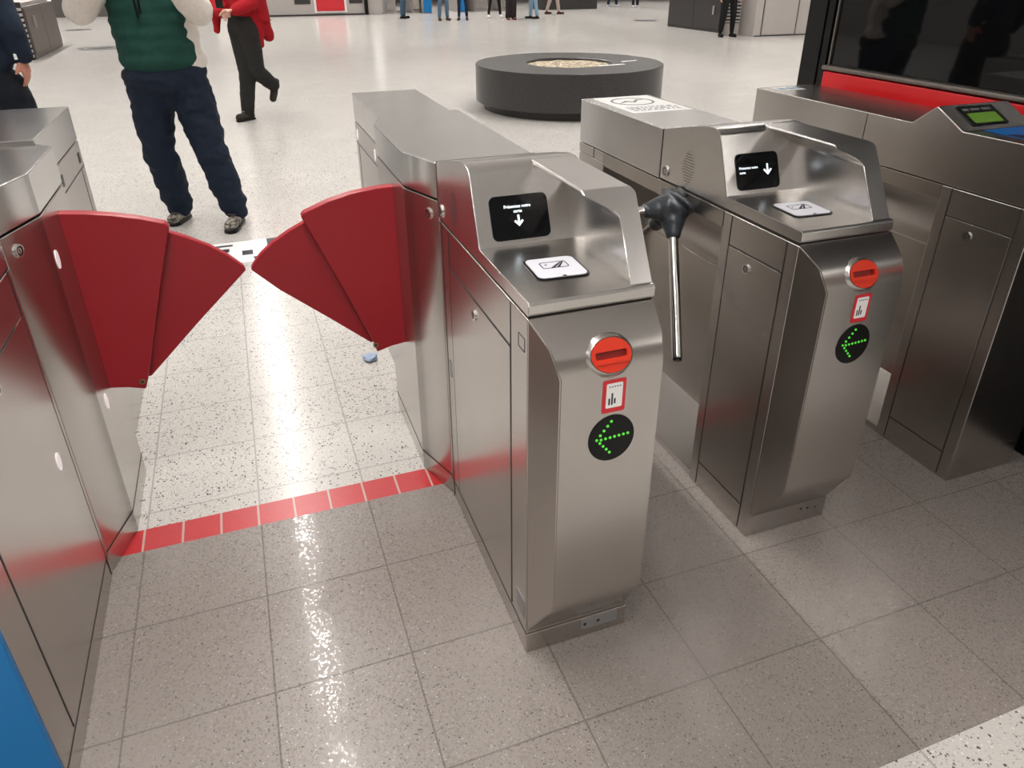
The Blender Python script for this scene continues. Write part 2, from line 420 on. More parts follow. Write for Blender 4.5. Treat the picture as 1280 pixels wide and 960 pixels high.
def front_cover(T, x0, F, wide):
    bm = new()
    P = [(0, .899, 0, wide), (-.056, .857, .022, wide - .009), (-.082, .803, .034, wide - .016), (-.082, .40, .034, wide - .016), (-.081, .225, .033, wide - .016), (-.075, .200, .030, wide - .016), (-.060, .178, .026, wide - .014), (-.004, .080, .004, wide - .004), (0, .072, .002, wide - .002)]
    L = [bm.verts.new((x0 + a, F + v, z)) for v, z, a, b in P]; R = [bm.verts.new((x0 + b, F + v, z)) for v, z, a, b in P]
    for i in range(len(P) - 1):
        face(bm, (L[i], R[i], R[i + 1], L[i + 1]))
    LB = [bm.verts.new((x0 + .001, F, P[0][1])), bm.verts.new((x0 + .001, F, P[-1][1]))]
    # sloping side cheeks
    for side in (L, R):
        face(bm, list(side))
    fix(bm)
    for v in LB: bm.verts.remove(v)
    # close back
    face(bm, (L[0], R[0], R[-1], L[-1]))
    es = [e for e in bm.edges if len(e.link_faces) == 2 and 10 < math.degrees(e.calc_face_angle(0)) and abs(e.verts[0].co.x - e.verts[1].co.x) < .1]
    fix(bm); bmesh.ops.bevel(bm, geom=es, offset=.004, segments=2, affect='EDGES', clamp_overlap=True)
    obj('front_cover', fix(bm), M_STEEL, T, sharp=28)
    cx = x0 + .140
    # ticket slot: fat oval cap on the shoulder
    n = Vector((0, -.90, .436)).normalized(); u = Vector((1, 0, 0)); v = n.cross(u)
    o = Vector((cx, F - .0685, .832))
    bm = new(); A = lambda pts, h: [o + u * p + v * q + n * h for p, q in pts]
    loft(bm, [A(ell(.052, .043, 40), -.004), A(ell(.048, .0395, 40), .002), A(ell(.0448, .0362, 40), .0062), A(ell(.0430, .0345, 40), .0070)], 0, False)
    obj('slot_collar', fix(bm), M_STEEL, T, sharp=60)
    bm = new()
    ring_plate(bm, o, u, v, ell(.0418, .0334, 36), rrect(-.033, -.006, .033, .008, .003, 8), .0088, 0)
    plate(bm, o, u, v, rrect(-.033, -.006, .033, .008, .003, 8), -.001, 1, n=n)
    plate(bm, o + v * -.0125, u, v, rrect(-.033, -.003, .033, .003, .002, 4), .0125, 0)
    slot = obj('ticket_slot', fix(bm), [M_ORANGE, M_ORANGED], T)
    bm = new(); ring_plate(bm, o, u, v, ell(.0430, .0346, 36), ell(.0416, .0332, 36), .0080)
    obj('slot_edge', fix(bm), M_DARK, slot)
    # sign under the slot
    yo = F - .0821; u, v = (1, 0, 0), (0, 0, 1)
    bm = new(); plate(bm, (cx + .0075, yo, .748), u, v, rrect(-.025, -.037, .025, .037, .004, 3), .0006, n=(0, -1, 0))
    sg = obj('ticket_sign', fix(bm), M_SIGNR, T)
    bm = new(); plate(bm, (cx + .0075, yo - .0006, .749), u, v, rrect(-.017, -.027, .018, .028, .003, 3), .0004, n=(0, -1, 0))
    pic = obj('ticket_picture', fix(bm), M_WHITES, sg)
    bm = new(); oo = (cx + .0075, yo - .001, .749)
    for a, b0, b1 in ((-.010, -.020, -.005), (-.004, -.020, .006), (.002, -.018, -.006)):
        plate(bm, oo, u, v, rrect(a - .0018, b0, a + .0018, b1, .0005, 2), .0003, n=(0, -1, 0))
    for k in range(5): plate(bm, oo, u, v, ell(.0016, .0016, 6, -.010 + .0055 * k, .0205), .0003, n=(0, -1, 0))
    obj('ticket_marks', fix(bm), M_INK, pic)
    # round arrow display
    ac = Vector((cx + .008, yo, .650))
    bm = new(); plate(bm, ac, u, v, ell(.0505, .0540, 40), .0022, n=(0, -1, 0)); bev(bm, .001, 1, 60)
    dsp = obj('arrow_display', bm, M_BLACK, T)
    pts = [(-.0335 + .0098 * k, .0012 + .0006 * k) for k in range(1, 8)]
    pts += [(-.0335 + .0075 * k, .003 + .0096 * k) for k in range(5)] + [(-.0335 + .0075 * k, .003 - .0088 * k) for k in range(1, 5)]
    bm = new()
    for a, b in pts: plate(bm, ac + Vector((0, -.0022, 0)), u, v, ell(.0029, .0029, 10, a, b), .0016, n=(0, -1, 0))
    obj('arrow_light', fix(bm), M_GREEN, dsp)

def small_plate_bm(x, y0, y1, z0, z1):
    bm = new(); plate(bm, (x, 0, 0), (0, -1, 0), (0, 0, 1), [(-y1, z0), (-y0, z0), (-y0, z1), (-y1, z1)], .0008)
    return fix(bm)

# ------------------------------------------------------------------ flap gates
def flap_gate(label, dx, mirror, rear_y, step_y, wide_rear, wide_x, zr, zt, zs, blue):
    """narrow cabinet, wide flap housing, narrow rear; authored for the gate right of the flap aisle, x=.9 is its aisle side"""
    fn = (lambda c: (dx - c.x, c.y, c.z)) if mirror else None
    k = dict(fn=fn, flip=mirror)
    F, X0, X1 = -.405, .9, 1.167
    T = thing('fare_gate', label, 'fare gate', ((dx - 1.03) if mirror else 1.03, .3, 0))
    # front cabinet
    bm = box(new(), X0, X1, F, .24, .062, .897); bev(bm, .003)
    seam_x(bm, X0, 1, -.309, -.309, .075, .895); (None if mirror else seam_x(bm, X0, 1, .155, .155, .075, .895))
    seam_x(bm, X0, 1, -.309, .155, .795, .795); seam_x(bm, X0, 1, .217, .217, .01, .9)
    seam_x(bm, X0, 1, F, .24, .0665, .0665)
    obj('front_cabinet', bm, [M_STEEL, M_DARK], T, **k)
    bm = box(new(), X0 + .0005, X1, F - .003, .24, 0, .0615); bev(bm, .002)
    kp = obj('kick_plate', bm, M_STEEL, T, **k)
    # access door, 1 mm proud
    bm = box(new(), X0 - .0012, X0 + .01, -.3065, .2135 if mirror else .1525, .078, .7925); bev(bm, .001, 1)
    d = obj('access_door', bm, M_STEEL, T, **k)
    obj('lock', lock_bm((X0 - .0012, -.063, .757), (0, -1, 0), (0, 0, 1)), [M_CHROME, M_DARK], d, **k)
    # small marks on the side
    for y, z, w, h in ((-.372, .835, .036, .030),) if mirror else ((-.372, .835, .036, .030), (.188, .48, .018, .05)):
        bm = new()
        ring_plate(bm, (X0, y, z), (0, -1, 0), (0, 0, 1), rrect(-w / 2, -h / 2, w / 2, h / 2, .001, 2), rrect(-w / 2 + .0015, -h / 2 + .0015, w / 2 - .0015, h / 2 - .0015, .001, 2), .0006)
        obj('hatch_outline', fix(bm), M_DARK, T, **k)
    # flap housing, wide towards the aisle
    wx = wide_x
    plan = [(X0, .24), (wx, .398), (wx, wide_rear), (X0, step_y), (X1, step_y), (X1, .24)]
    bm = new(); ext(bm, plan, 'z', 0, zs - .004); bev(bm, .003)
    # kick line round the housing foot
    def line(a, b, z, w=.003):
        a, b = Vector((*a, z)), Vector((*b, z)); u = (b - a); n = u.cross(Vector((0, 0, 1))).normalized()
        if n.x > 0: n = -n
        L = u.length; u.normalize()
        plate(bm, a, u, (0, 0, 1), [(0, -w / 2), (L, -w / 2), (L, w / 2), (0, w / 2)], .0009, 1, n=n)
    line(plan[0], plan[1], .071); line(plan[1], plan[2], .071); line(plan[2], plan[3], .071)
    obj('flap_housing', bm, [M_STEEL, M_DARK], T, **k)
    # lock on the slanted corner
    un = (Vector((X0, .24, 0)) - Vector((wx, .398, 0))).normalized()
    obj('lock', lock_bm(Vector((wx, .398, zs - .048)) + un * .118, un, (0, 0, 1), .0155), [M_CHROME, M_DARK], T, **k)
    # top lid
    bm = new(); ext(bm, plan, 'z', zs, zt); bev(bm, .0035)
    obj('housing_lid', bm, M_TOP_LIT, T, **k)
    # rear cabinet and lid
    zrs = zr - .108
    bm = box(new(), X0, X1, step_y + .002, rear_y, 0, zrs - .003); bev(bm, .003)
    seam_x(bm, X0, 1, step_y + .01, rear_y - .004, zrs - .085, zrs - .085)
    seam_x(bm, X0, 1, rear_y - .06, rear_y - .06, .02, zrs - .09)
    obj('rear_cabinet', bm, [M_STEEL, M_DARK], T, **k)
    bm = box(new(), X0, X1, step_y + .002, rear_y, zrs, zr); bev(bm, .0035)
    obj('rear_lid', bm, M_TOP_LIT, T, **k)
    # sensor windows
    sens = [(X0, rear_y - .05, zrs - .05, .012, .022), (X0, step_y + .19, zrs - .05, .012, .022)]
    if mirror: sens += [(wx, .425, .845, .016, .024), (wx, .475, .405, .016, .024), (X0 - .0012, .122, .455, .015, .024)]
    for x, y, z, a, b in sens:
        bm = new(); plate(bm, (x, y, z), (0, -1, 0), (0, 0, 1), ell(a, b, 20), .0016)
        m = M_BLACK if mirror and x == X0 else M_SENSOR
        if m is M_BLACK: 
            bm.free(); bm = new(); plate(bm, (x, y, z), (0, -1, 0), (0, 0, 1), rrect(-a, -b * .8, a, b * .8, .002, 2), .0016)
        obj('sensor_window', fix(bm), m, T, **k)
    # front
    if blue:
        bm = box(new(), X0 + .001, X1 - .001, F - .018, F, .06, .93); bev(bm, .004)
        obj('end_panel', bm, M_BLUE, T, label='blue painted end panel', **k)
        bm = box(new(), X0, X1, F, .238, .90, zt); bev(bm, .0035)
        obj('front_lid', bm, M_TOP_LIT, T, **k)
    else:
        reader_head(T, X0, F, X1 - X0, 'centre')
        front_cover(T, X0, F, X1 - X0)
        obj('inspection_tag', small_plate_bm(X0, -.397, -.345, .106, .162), M_GREYT, T)
        bm = new(); plate(bm, (1.045, F - .003, .024), (1, 0, 0), (0, 0, 1), rrect(0, 0, .098, .034, .002, 2), .0015)
        pl = obj('rating_plate', fix(bm), M_GREYT, kp)
        for a in (.010, .046):
            bm = new(); plate(bm, (1.045 + a, F - .0045, .041), (1, 0, 0), (0, 0, 1), ell(.0045, .0045, 10), .0006); obj('bolt_hole', fix(bm), M_DARK, pl)
    return T

G1 = flap_gate('brushed steel fare gate with lit screen and the nearest red arrow-and-slot front', 0, False, 1.60, .967, .800, .845, 1.026, 1.045, .951, False)
G0 = flap_gate('brushed steel fare gate cut by the frame edge, with a blue end panel', .825, True, 1.315, .755, .700, .849, 1.075, 1.065, .968, True)
G1['label'] = 'nearest steel fare gate, with a reader screen and a red flap in the aisle'
G0['label'] = 'steel fare gate cut off by the frame, with blue end panel and a red flap'

def flap(T, A, B, bolt, ya=.56, yb=.592):
    for nm, pts, y, d in (('flap_panel', A, ya, .034), ('flap_panel', B, yb, .026)):
        bm = new(); ext(bm, pts, 'y', y, y + d); bev(bm, .004, 2, 20)
        o = obj(nm, bm, M_REDP, T)
        if y == ya:
            bm = new(); plate(bm, (bolt[0], y, bolt[1]), (1, 0, 0), (0, 0, 1), ell(.0085, n=16), .003, n=(0, -1, 0)); plate(bm, (bolt[0], y - .003, bolt[1]), (1, 0, 0), (0, 0, 1), ell(.004, n=8), .001, 1, n=(0, -1, 0))
            obj('flap_bolt', fix(bm), [mat('brass_bolt', rgb(150, 130, 100), .35, .8), M_DARK], o)
LA = [(-.060, .924), (-.032, .923), (.034, .916), (.097, .904), (.16, .888), (.218, .868), (.226, .855), (.165, .674), (.08, .413), (.066, .377), (.02, .391), (-.031, .399), (-.060, .399)]
LB = [(.10, .875), (.20, .842), (.263, .811), (.315, .780), (.358, .746), (.396, .706), (.400, .694), (.367, .664), (.247, .555), (.084, .400), (.06, .40), (.05, .6)]
RA = [(.875, .910), (.835, .910), (.795, .909), (.724, .901), (.654, .884), (.582, .857), (.574, .845), (.651, .653), (.743, .412), (.752, .373), (.8, .386), (.843, .391), (.875, .391)]
RB = [(.70, .858), (.582, .820), (.533, .797), (.484, .768), (.445, .736), (.417, .703), (.414, .693), (.485, .618), (.614, .506), (.739, .394), (.765, .40), (.765, .6)]
flap(G0, LA, LB, (.062, .404)); flap(G1, RA, RB, (.749, .400))

# ------------------------------------------------------------------ turnstiles (tripod type)
def turnstile_body(T, X0, wide, F):
    x0, x1 = X0, X0 + wide; pb = F + .30; rb = F + 1.235; rp = F + 1.03
    bm = box(new(), x0, x1, F, pb, 0, .896); bev(bm, .003)
    seam_x(bm, x0, 1, pb - .038, pb - .038, .01, .895); seam_x(bm, x0, 1, F + .04, F + .04, .01, .895)
    seam_x(bm, x0, 1, F + .04, pb - .038, .813, .813); seam_x(bm, x0, 1, F + .04, pb - .038, .09, .09)
    obj('front_pedestal', bm, [M_STEEL, M_DARK], T)
    bm = box(new(), x0 - .0012, x0 + .01, F + .0425, pb - .0405, .0925, .8105); bev(bm, .001, 1)
    d = obj('access_door', bm, M_STEEL, T)
    obj('lock', lock_bm((x0 - .0012, F + .172, .775), (0, -1, 0), (0, 0, 1), .0135), [M_CHROME, M_DARK], d)
    bm = box(new(), x0, x1, rp, rb, 0, .86); bev(bm, .003)
    obj('rear_pedestal', bm, M_STEEL, T)
    # recess side: beam, hollow under it, panel, sloping toe plate
    bm = new()
    sec = [(x1, .896), (x0, .896), (x0, .852), (x0 + .006, .846), (x0 + .040, .815), (x0 + .070, .775), (x0 + .092, .725), (x0 + .105, .672), (x0 + .105, .0), (x1, .0)]
    loft(bm, [[(x, pb + .002, z) for x, z in sec], [(x, rp - .002, z) for x, z in sec]])
    box(bm, x0 + .1042, x0 + .106, pb, rp, .664, .667, 1)
    bev(bm, .002, 2, 40)
    obj('recess_panel', bm, [M_STEEL_SHADE, M_DARK], T)
    bm = new(); ext(bm, [(x0 + .004, 0), (x0 + .004, .022), (x0 + .105, .175), (x0 + .105, 0)], 'y', pb, rp); bev(bm, .002)
    obj('toe_plate', bm, M_TOP_LIT, T)
    # beam above the rear pedestal
    bm = box(new(), x0, x1, rp, rb, .862, .896); bev(bm, .002)
    seam_x(bm, x0, 1, rb - .125, rb - .125, .863, .896)
    obj('rear_beam', bm, [M_STEEL, M_DARK], T)
    return pb, rb

T2 = thing('turnstile', 'brushed steel turnstile with a reader screen and black-hubbed chrome tripod arms', 'turnstile', (1.785, .35, 0))
F2 = -.250; X2 = 1.645; W2 = .280
pb, rb = turnstile_body(T2, X2, W2, F2)
reader_head(T2, X2, F2, W2 - .006, 'left'); front_cover(T2, X2, F2, W2)
bm = box(new(), X2, X2 + W2, F2 + .6485, rb, .899, 1.050); bev(bm, .0035)
lid = obj('rear_lid', bm, M_TOP_LIT, T2)
# sticker on the lid with a ring, a swoosh and rows of marks
bm = box(new(), 1.684, 1.908, .652, .972, 1.050, 1.0507)
st = obj('lid_sticker', fix(bm), M_WHITES, T2)
bm = new(); o = (1.79, .862, 1.0508); u, v = (1, 0, 0), (0, 1, 0)
ring_plate(bm, o, u, v, ell(.080, .075, 36), ell(.071, .066, 36), .0004)
plate(bm, o, u, v, [(-.068, -.028), (-.02, .018), (.0, -.004), (.03, .034), (.068, .03), (.03, .018), (.002, -.022), (-.02, -.002)], .0004)
for j in range(4):
    x = -.085
    while x < .09:
        w = random.uniform(.006, .02)
        plate(bm, (1.79, .745 - j * .02, 1.0508), u, v, [(x, 0), (x + w, 0), (x + w, .008), (x, .008)], .0004); x += w + random.uniform(.004, .012)
obj('sticker_marks', fix(bm), M_GREYINK, st)
# tripod
hub = Vector((1.620, .268, .846)); ax = Vector((-1, 0, -1)).normalized()
dirs = [Vector((-1, 0, 0)), Vector((-.25, -.612, -.75)).normalized(), Vector((-.25, .612, -.75)).normalized()]
hx = Vector((1, 0, -1)).normalized(); hm3 = Matrix((hx, Vector((0, 1, 0)), ax)).transposed()
HP = [('e', hub - ax * .004, (.050, .060, .038), hm3), ('e', hub - ax * .026, (.050, .082, .016), hm3)]
for d in dirs:
    HP += [(hub - ax * .008, .046, hub + d * .045, .036), (hub + d * .045, .036, hub + d * .082, .024)]
blob('tripod_hub', HP, .004, M_RUBBER, T2, 3, label='black rubbery hub')
bm = tube(new(), hub - ax * .055, hub - ax * .02, .030, None, 24)
obj('hub_shaft', fix(bm), M_BLKMET, T2)
for d in dirs:
    bm = tube(new(), hub + d * .070, hub + d * (.43 if d.x < -.9 else .46), .0145, None, 24); bev(bm, .002, 2, 50)
    a = obj('tripod_arm', bm, M_CHROME, T2)
    bm = tube(new(), hub + d * (.4305 if d.x < -.9 else .4605), hub + d * (.436 if d.x < -.9 else .467), .0135, .012, 20)
    obj('arm_cap', fix(bm), M_BLACK, a)
# kick plate marks at the front foot
for a, b in ((.190, .050), (.215, .046), (.244, .042)):
    bm = new(); plate(bm, (X2 + a, F2, b), (1, 0, 0), (0, 0, 1), ell(.0035, .0035, 8), .001, n=(0, -1, 0)); obj('bolt_hole', fix(bm), M_DARK, T2)

T3 = thing('turnstile', 'brushed steel turnstile beside the red booth, with a peaked top and green display', 'turnstile', (2.55, .35, 0))
F3 = -.258; X3 = 2.410; W3 = .283
pb, rb = turnstile_body(T3, X3, W3, F3)
prof = [(rb, .899), (rb, 1.051), (.204, 1.052), (.127, 1.112), (.023, 1.057), (F3, 1.060), (F3, .899)]
bm = new(); ext(bm, prof, 'x', X3, X3 + W3); bev(bm, .0035, 2, 12)
box(bm, X3 - .0006, X3 + .001, .384, .387, .90, 1.049, 1)
obj('top_cover', bm, [M_STEEL, M_DARK], T3)
o = Vector((X3, .127, 1.1125)); u = Vector((1, 0, 0)); v = Vector((0, .104, .055)).normalized()
bm = new(); plate(bm, o, u, v, rrect(.055, -.100, .200, -.014, .006), .002); db = obj('display_bezel', fix(bm), M_BLACK, T3)
bm = new(); plate(bm, o + u.cross(v) * .0021, u, v, rrect(.072, -.092, .184, -.048, .003), .0008); obj('green_display', fix(bm), M_LCD, db)
bm = new()
for a, w in ((.070, .022), (.102, .034), (.146, .034)): plate(bm, o + u.cross(v) * .0021, u, v, rrect(a, -.036, a + w, -.026, .001, 2), .0006)
obj('display_caption', fix(bm), M_GREYT, db)
# blue and orange card picture on the flat front of the top
z = 1.0592
bm = box(new(), X3 + .06, X3 + W3 - .012, -.20, .005, z, z + .0008)
cs = obj('card_sticker', fix(bm), mat('sticker_blue', rgb(20, 110, 190), .35), T3)
bm = new()
plate(bm, (X3 + .17, -.075, z + .0009), (1, 0, 0), (0, 1, 0), [(-.03, -.07), (.085, -.08), (.085, .06), (.05, .055), (.01, .05), (-.02, .02), (-.045, -.01)], .0005)
hd = obj('sticker_hand', fix(bm), mat('sticker_orange', rgb(226, 140, 105), .4), cs)
bm = new(); plate(bm, (X3 + .06, -.1, z + .0009), (1, 0, 0), (0, 1, 0), [(0, -.09), (.06, -.09), (.05, .0), (.02, .03), (0, .03)], .0005)
obj('sticker_shade', fix(bm), mat('sticker_navy', rgb(30, 34, 60), .4), cs)
# small round stickers at the back of the top
bm = box(new(), X3 + .045, X3 + .155, .875, .955, 1.0512, 1.0518)
s = obj('round_sticker', fix(bm), M_WHITES, T3)
bm = new()
for a in (.070, .108, .138): plate(bm, (X3 + a, .912, 1.0519), (1, 0, 0), (0, 1, 0), ell(.014, .020, 14), .0004)
obj('sticker_dot', fix(bm), mat('sticker_pale_blue', rgb(120, 170, 205), .4), s)
# slot plate low on the front
bm = new(); plate(bm, (X3 + .205, F3, .088), (1, 0, 0), (0, 0, 1), rrect(0, 0, .062, .010, .002, 2), .002, n=(0, -1, 0)); obj('slot_plate', fix(bm), M_STEEL_SHADE, T3)

# ------------------------------------------------------------------ ticket booth at the right
TB = thing('ticket_booth', 'dark glazed attendant booth with a red band, behind the peaked turnstile', 'booth', (3.6, -.2, 0))
BX = 2.76; BY1 = 1.165; BY0 = -1.30; BX1 = 4.6
bm = box(new(), BX + .012, BX1, BY0, BY1 - .01, 0, .97); bev(bm, .004); obj('base_wall', bm, M_BLKMET, TB)
bm = box(new(), BX, BX + .05, BY0, 1.018, .94, 1.096); bev(bm, .006); obj('red_band', bm, M_BOOTHR, TB)
bm = box(new(), BX - .012, BX + .06, BY0, 1.02, 1.101, 1.119); bev(bm, .006); obj('sill', bm, M_SILL, TB)
bm = box(new(), BX + .02, BX + .032, BY0, 1.0, 1.12, 2.35); obj('glass_pane', fix(bm), M_GLASS, TB)
bm = box(new(), BX, BX + .09, 1.060, BY1, 0, 2.40); bev(bm, .004); obj('corner_post', bm, M_BLKMET, TB)
bm = box(new(), BX + .006, BX + .06, 1.021, 1.058, .94, 2.40); bev(bm, .003); obj('mullion', bm, M_BLKMET, TB)
bm = box(new(), BX + .012, BX + .020, 1.004, 1.012, 1.12, 2.36); obj('glazing_bead', fix(bm), M_SILL, TB)
bm = box(new(), BX + .09, BX1, BY1 - .05, BY1 - .01, .97, 2.36); obj('back_wall', fix(bm), M_BLKMET, TB)
bm = box(new(), BX1 - .04, BX1, BY0, BY1 - .05, .97, 2.36); obj('far_wall', fix(bm), M_BLKMET, TB)
bm = box(new(), BX - .03, BX1 + .03, BY0, BY1 + .03, 2.36, 2.46); bev(bm, .005); obj('roof', bm, M_BLKMET, TB)

# ------------------------------------------------------------------ round planter with gravel
DC = Vector((4.149, 6.697, 0))
def lathe(prof, n=96, c=DC):
    bm = new(); R = [[c + Vector((r * cos(2 * pi * i / n), r * sin(2 * pi * i / n), z)) for i in range(n)] for r, z in prof]
    return loft(bm, R, 0, False)
TP = thing('round_planter', 'round black stone bench ring with a gravel filled middle on the open hall floor', 'planter', DC)
bm = lathe([(.98, 0), (.98, .075), (1.03, .082), (1.077, .085), (1.087, .093), (1.087, .475), (1.079, .485), (.50, .485), (.492, .478), (.492, .40)])
obj('stone_ring', fix(bm), M_STONE, TP, sharp=40)
bm = lathe([(.985, 0.0), (.985, .07)]); obj('plinth', fix(bm), M_CHAR, TP)
bm = new(); n = 40
R = []
for r, z in ((.491, .458), (.40, .464), (.25, .470), (.12, .468)):
    R.append([DC + Vector((r * cos(2 * pi * i / n), r * sin(2 * pi * i / n), z + random.uniform(-.006, .006))) for i in range(n)])
loft(bm, R, 0, False); face(bm, [v for v in bm.verts][-n:])
g = obj('gravel', fix(bm), M_GRAVEL, TP); g['kind'] = 'stuff'
for o, u, L in (((.17, -.47, .4853), (1, .12, 0), .34), ((.60, -.20, .4853), (1, .25, 0), .22)):
    bm = new(); plate(bm, DC + Vector(o), Vector(u), Vector((-u[1], 1, 0)), [(0, 0), (L, 0), (L, .035), (0, .035)], .004)
    obj('metal_inlay', fix(bm), M_WHITES, TP)

# ------------------------------------------------------------------ floor and small things on it
bm = new()
def fq(x0, x1, y0, y1, mi): face(bm, [bm.verts.new((a, b, 0)) for a, b in ((x0, y0), (x1, y0), (x1, y1), (x0, y1))], mi)
XA, XB, YA, YB = -9, 22, -7, 48
fq(XA, XB, YA, -.927, 0); fq(XA, XB, -.927, .294, 1); fq(XA, XB, .294, .392, 2); fq(XA, XB, .392, YB, 0)
struct('floor', bm, [M_FLOOR, M_FGREY, M_FRED], sharp=0)

bm = box(new(), .165, .485, 2.60, 2.975, 0, .0012); TS = thing('floor_sticker', 'white floor decal with dark blocks, seen between the tips of the red flaps', 'floor decal', (.33, 2.79, 0))
obj('white_sheet', fix(bm), M_WHITES, TS)
bm = box(new(), .486, .60, 2.74, 2.98, 0, .0012); obj('dark_sheet', fix(bm), M_INK, TS)
for q in ((.34, .40, 2.72, 2.80), (.20, .27, 2.80, 2.86), (.40, .43, 2.64, 2.68), (.19, .29, 2.90, 2.93)):
    bm = box(new(), *q, .0012, .0016); obj('dark_block', fix(bm), M_INK, TS)
bm = new(); bmesh.ops.create_icosphere(bm, subdivisions=3, radius=1)
for v in bm.verts:
    n = noise.noise(v.co * 2.2 + Vector((3, 1, 7))); d = noise.noise(v.co * 5)
    v.co = Vector((.81, 1.21, .011)) + Vector((v.co.x * .028, v.co.y * .034, v.co.z * .011)) * (1 + .5 * n + .3 * d)
for v in bm.verts: v.co.z = max(v.co.z, .0005)
single('paper_scrap', bm, mat('scrap_paper', rgb(150, 165, 190), .7), 'small crumpled bluish paper scrap on the white floor under the right red flap', 'litter', sharp=20)
def cover(cx, cy, r, label):
    T = thing('drain_cover', label, 'drain cover', (cx, cy, 0))
    bm = new(); plate(bm, (cx, cy, 0), (1, 0, 0), (0, 1, 0), ell(r, r, 40), .004); obj('cover_plate', bev(bm, .002, 1, 50), M_CHAR, T)
    bm = new(); ring_plate(bm, (cx, cy, .004), (1, 0, 0), (0, 1, 0), ell(r * .72, n=36), ell(r * .6, n=36), .001); obj('rim_ring', fix(bm), M_GREYT, T)
cover(-2.02, 16.45, .42, 'larger dark round cover in the floor near the brown cabinet')
cover(-3.2, 22.1, .30, 'smaller far dark round cover in the floor, beyond the larger one')
bm = new(); plate(bm, (12.4, 19.6, 0), (1, 0, 0), (0, 1, 0), ell(.35, .35, 28), .004)
single('drain_cover', fix(bm), M_CHAR, 'dark round floor cover beside the charcoal cabinet corner', 'drain cover')

# ------------------------------------------------------------------ cabinets, louvres, walls far down the hall
def cabinet(label, x0, x1, y0, y1, h, m, hy, side, split):
    T = thing('cabinet', label, 'cabinet', ((x0 + x1) / 2, (y0 + y1) / 2, 0))
    bm = box(new(), x0, x1, y0, y1, 0, h); bev(bm, .01); obj('carcass', bm, m, T)
    xf = x1 if side > 0 else x0; e = .012 * side
    for a, b in ((y0 + .03, split - .01), (split + .01, y1 - .03)):
        bm = box(new(), min(xf, xf + e), max(xf, xf + e), a, b, .08, h - .03); bev(bm, .004)
        d = obj('door', bm, m, T)
        if a < hy < b:
            bm = new(); box(bm, min(xf + e, xf + 4 * e), max(xf + e, xf + 4 * e), hy - .02, hy + .02, hy_z - .10, hy_z + .10); bev(bm, .005)
            obj('handle', bm, M_LGREY, d)
hy_z = .60
cabinet('brown two-door cabinet with a pale handle, beyond the person in the navy coat', -4.2, -2.83, 14.6, 17.35, .86, M_BROWN, 15.1, 1, 16.0)
hy_z = .50
cabinet('charcoal two-door cabinet with a silver handle, behind the person in black trousers', 11.83, 13.3, 14.9, 17.35, 1.9, M_CHAR, 15.2, -1, 16.1)
bm = box(new(), -4.2, -2.9, 14.75, 17.3, .861, .92); struct('trim_1', fix(bm), M_LGREY)
def louvre(label, x0, x1, y, n, z0, dz, m):
    T = thing('louvre_panel', label, 'louvre panel', ((x0 + x1) / 2, y, 0))
    bm = box(new(), x0, x1, y, y + .06, 0, z0 + n * dz + .05); obj('back_board', fix(bm), M_DARK, T)
    if z0 > .1:
        bm = box(new(), x0, x1, y - .03, y, 0, z0 - .02); obj('plinth', fix(bm), m, T)
    for k in range(n):
        bm = new(); ext(bm, [(y - .04, z0 + k * dz), (y, z0 + k * dz + .012), (y, z0 + k * dz + dz * .55), (y - .04, z0 + k * dz + dz * .5)], 'x', x0, x1)
        obj('slat', fix(bm), m, T)
louvre('pale slatted louvre panel at the end of the brown cabinet', -3.38, -2.84, 14.52, 10, .04, .085, M_LGREY)
louvre('pale slatted louvre panel behind the legs of the person in black trousers', 11.45, 11.93, 14.3, 14, .28, .075, M_LGREY)
T = thing('panel_unit', 'light grey flush panel unit standing left of the black booth post', 'panel unit', (12.9, 14.0, 0))
bm = box(new(), 11.96, 13.9, 13.75, 14.6, 0, 2.2); bev(bm, .008); obj('carcass', bm, M_LGREY, T)
for a, b in ((12.20, 13.12), (13.16, 13.86)):
    bm = box(new(), a, b, 13.735, 13.75, .03, 2.15); bev(bm, .004); obj('panel', bm, M_LGREY, T)
bm = new(); box(bm, 12.165, 12.185, 13.744, 13.751, .02, 2.2); box(bm, 13.128, 13.145, 13.744, 13.751, .02, 2.2); box(bm, 11.99, 13.9, 13.742, 13.751, .0, .02); obj('joint', fix(bm), M_DARK, T)

# ticket counter wall
T = thing('ticket_counter', 'long pale grey counter front with a red panel and dark vents, far across the hall', 'counter', (3.2, 26.3, 0))
bm = box(new(), .2, 5.62, 25.95, 26.6, .0, 1.25); bev(bm, .01); obj('counter_body', bm, M_LGREY, T)
bm = box(new(), .2, 5.16, 25.925, 25.95, .0, .05); obj('foot_strip', fix(bm), M_CHAR, T)
bm = box(new(), 3.38, 4.45, 25.92, 25.95, .09, 1.1); bev(bm, .006); f = obj('panel_frame', bm, M_WHITES, T)
bm = box(new(), 3.45, 4.38, 25.90, 25.92, .14, 1.05); bev(bm, .004); obj('red_panel', bm, M_SIGNR, T, label='red front panel')
for a, b in ((2.75, 3.27), (4.55, 5.0)):
    bm = box(new(), a, b, 25.93, 25.95, .36, .52); obj('vent', fix(bm), M_CHAR, T)
bm = box(new(), 5.05, 5.17, 25.86, 25.95, .0, 1.25); obj('end_post', fix(bm), M_BLKMET, T)
bm = box(new(), 5.42, 5.72, 26.7, 26.76, 0, 2.4); struct('window_1', fix(bm), M_LITW)
bm = box(new(), -5.5, -5.12, 30.4, 30.5, 0, 2.4); struct('window_2', fix(bm), M_LITW)
bm = box(new(), -4.75, -.3, 28.3, 28.9, 0, 2.2); struct('wall_dark', fix(bm), M_WALLD)

